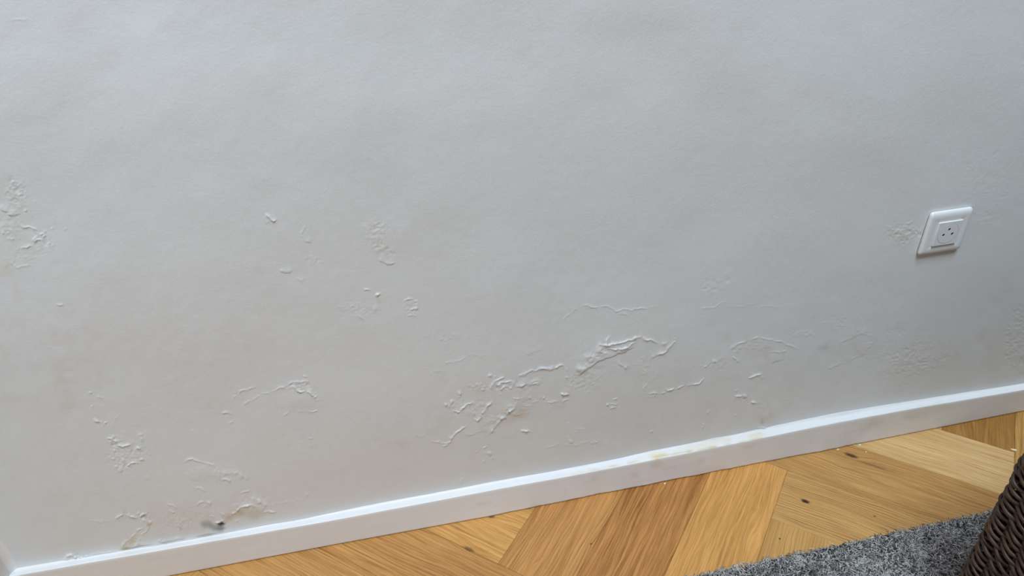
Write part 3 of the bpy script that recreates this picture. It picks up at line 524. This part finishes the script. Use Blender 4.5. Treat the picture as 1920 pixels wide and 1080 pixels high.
# ------------------------------------------------------------------ wicker basket
BX0, BX1, BY0, BY1 = .8137, 1.30, -.93, -.3862      # outer sides of the basket
def wicker():
    cx, cy = (BX0 + BX1) / 2, (BY0 + BY1) / 2; hw, hd = (BX1 - BX0) / 2, (BY1 - BY0) / 2
    root = empty('wicker_basket', (cx, cy, .015)); tag(root, 'dark brown woven wicker basket with straight sides standing on the grey rug', 'basket')
    t = NT('wicker'); at = t.n('ShaderNodeVertexColor', layer_name='cane').outputs['Color']; co = t.n('ShaderNodeTexCoord').outputs['Object']
    no = t.n('ShaderNodeTexNoise', {'Vector': co, 'Scale': 140.0, 'Detail': 3.0}).outputs['Fac']; c = t.mix(no, at, (.045, .026, .017)); t.put(Base_Color=c, Roughness=.45); t.b.inputs['Specular IOR Level'].default_value = .35; t.bump(no, .4, .0005)
    r = np.random.default_rng(11)
    # rounded rectangle walked so that the left side runs towards the room
    def outline(inset, rad, n=2400):
        w, d = hw - inset, hd - inset; seg = [2 * (w - rad), 2 * (d - rad)]; arc = math.pi / 2 * rad; tot = 2 * (seg[0] + seg[1]) + 4 * arc
        out = []
        for s_ in np.arange(n) / n * tot:
            # start at the far left corner's arc end, go down the left side (-y), then right, up, back
            parts = [(seg[1], (-w, d - rad), (0, -1)), (arc, (-w + rad, -d + rad), 180), (seg[0], (-w + rad, -d), (1, 0)), (arc, (w - rad, -d + rad), 270), (seg[1], (w, -d + rad), (0, 1)), (arc, (w - rad, d - rad), 0), (seg[0], (w - rad, d), (-1, 0)), (arc, (-w + rad, d - rad), 90)]
            q = s_
            for ln, p, dr in parts:
                if q <= ln or (ln, p, dr) == parts[-1]:
                    if isinstance(dr, tuple): P = (p[0] + dr[0] * q, p[1] + dr[1] * q); N = (dr[1], -dr[0])
                    else: a = math.radians(dr) + q / rad; P = (p[0] + rad * math.cos(a), p[1] + rad * math.sin(a)); N = (math.cos(a), math.sin(a))
                    out.append((*P, *N)); break
                q -= ln
        return np.array(out), tot
    def tube(P, N, rad, m=8):
        T = np.roll(P, -1, 0) - np.roll(P, 1, 0); T /= np.linalg.norm(T, axis=1, keepdims=True)
        U = N - (N * T).sum(1, keepdims=True) * T; U /= np.linalg.norm(U, axis=1, keepdims=True); Wv = np.cross(T, U)
        return np.stack([P + rad[:, None] * (math.cos(a) * U * .85 + math.sin(a) * Wv) for a in np.linspace(0, 2 * math.pi, m, endpoint=False)], 1).reshape(-1, 3)
    def tube_faces(n, off, m=8):
        i = np.arange(n * m).reshape(n, m) + off
        return np.stack([i, np.roll(i, -1, 1), np.roll(np.roll(i, -1, 0), -1, 1), np.roll(i, -1, 0)], -1).reshape(-1, 4)
    AMP, AZ_, PITCH, ROWS, RS = .0046, .0046, .0124, 36, .0031
    O, tot = outline(AMP + RS, .018); n = len(O); half = round(tot / .0288 / 2) * 2; u = np.arange(n) / n
    N3_ = np.stack([O[:, 2], O[:, 3], 0 * u], -1); V, F, Cc, off = [], [], [], 0
    def wob(k, a): g = r.standard_normal(k); return np.interp(u, np.linspace(0, 1, k), np.r_[g[:-1], g[0]]) * a
    for row in range(ROWS):
        shift = .25 * r.standard_normal()
        for q in (0, 1):
            ph = u * half * math.pi + q * math.pi + shift + wob(60, .18)
            fr = AMP * np.cos(ph) + wob(120, .0005); zz = .009 + row * PITCH - AZ_ * np.sin(ph) + wob(90, .0007)
            P = np.stack([O[:, 0] + N3_[:, 0] * fr, O[:, 1] + N3_[:, 1] * fr, zz], -1)
            V.append(tube(P, N3_, RS * (1 + wob(200, .13)))); F.append(tube_faces(n, off)); off += n * 8
            tn = r.uniform(.75, 1.25) * (1 + wob(140, .30)); base = np.array([.100, .054, .028]) if r.random() < .6 else np.array([.066, .038, .023])
            Cc.append(np.repeat(np.clip(tn[:, None] * base[None, :], .01, .3), 8, axis=0))
    weave = mesh_np('weave', np.concatenate(V), np.concatenate(F), t.m, root); color_attr(weave, 'cane', np.concatenate(Cc))
    dk = plain('cane_dark', (.012, .008, .006), .8)
    V, F, off = [], [], 0
    for k in range(half):          # uprights the strands cross between
        j = int((k + .5) / half * n) % n; a = np.linspace(0, 2 * math.pi, 6, endpoint=False)
        for z in (.002, .455): V.append(np.stack([O[j, 0] + .0022 * np.cos(a), O[j, 1] + .0022 * np.sin(a), 0 * a + z], -1))
        F += [(off + i, off + (i + 1) % 6, off + 6 + (i + 1) % 6, off + 6 + i) for i in range(6)]; off += 12
    mesh_np('uprights', np.concatenate(V), F, dk, root)
    Li, _ = outline(AMP + RS + .0085, .012, 240); L2, _ = outline(AMP + RS + .0125, .010, 240); m = len(Li)
    rg = [(Li, .003), (Li, .450), (L2, .450), (L2, .006)]
    V = np.concatenate([np.stack([q[:, 0], q[:, 1], 0 * q[:, 0] + z], -1) for q, z in rg]); F = []
    for i in range(3): F += [(i * m + j, i * m + (j + 1) % m, (i + 1) * m + (j + 1) % m, (i + 1) * m + j) for j in range(m)]
    me = bpy.data.meshes.new('lining'); me.from_pydata([tuple(v) for v in V], [], F + [tuple(range(m))[::-1], tuple(range(3 * m, 4 * m))]); me.materials.append(dk); o = bpy.data.objects.new('lining', me); C.objects.link(o); o.parent = root
    V, F, Cc, off = [], [], [], 0
    for q in range(3):             # plaited rim
        ph = u * half * math.pi + q * 2.094; fr = .006 * np.cos(ph); P = np.stack([O[:, 0] + N3_[:, 0] * fr, O[:, 1] + N3_[:, 1] * fr, .463 + .006 * np.sin(ph)], -1)
        V.append(tube(P, N3_, np.full(n, .0042))); F.append(tube_faces(n, off)); off += n * 8; Cc.append(np.tile([.09, .055, .034], (n * 8, 1)))
    rim = mesh_np('rim', np.concatenate(V), np.concatenate(F), t.m, root); color_attr(rim, 'cane', np.concatenate(Cc))
wicker()

# ------------------------------------------------------------------ crumbs of paint fallen on the floor
M_chip = plain('fallen_paint', (.86, .84, .80), .6)
def chip(u, v, sx, sy, rot, label, seed):
    X = ray(u, v, 2, 0.0); r = np.random.default_rng(seed); n = 9; an = np.linspace(0, 2 * math.pi, n, endpoint=False); rad = 1 + .22 * r.standard_normal(n)
    P = np.stack([np.cos(an) * rad * sx, np.sin(an) * rad * sy], -1); h = .0009 + .0005 * r.random(n)
    V = [(p[0], p[1], 0) for p in P] + [(p[0] * .85, p[1] * .85, q) for p, q in zip(P, h)] + [(0, 0, .0016)]
    F = [(i, (i + 1) % n, n + (i + 1) % n, n + i) for i in range(n)] + [(n + i, n + (i + 1) % n, 2 * n, 2 * n) for i in range(n)]
    me = bpy.data.meshes.new('paint_chip'); me.from_pydata(V, [], [f if f[2] != f[3] else f[:3] for f in F]); me.materials.append(M_chip)
    o = bpy.data.objects.new('paint_chip', me); C.objects.link(o); o.location = (X[0], X[1], 0); o.rotation_euler = (0, 0, rot); tag(o, label, 'paint chip', 'chips of white paint fallen on the floor')
chip(1901, 843.5, .0052, .0018, -.6, 'white paint chip lying on the dark plank beside the wicker basket', 1)
chip(1246.5, 906.5, .0020, .0016, .3, 'white crumb of paint on the reddish plank against the skirting', 2)
chip(1571, 843.0, .0034, .0016, .2, 'white crumb of paint at the skirting near the knot in the tan plank', 3)
chip(1612, 834.5, .0030, .0015, .2, 'white crumb of paint at the skirting by the start of the pale plank', 4)
chip(1624, 847.5, .0013, .0013, .4, 'tiny pale crumb lying on the seam between the tan and the pale planks', 5)
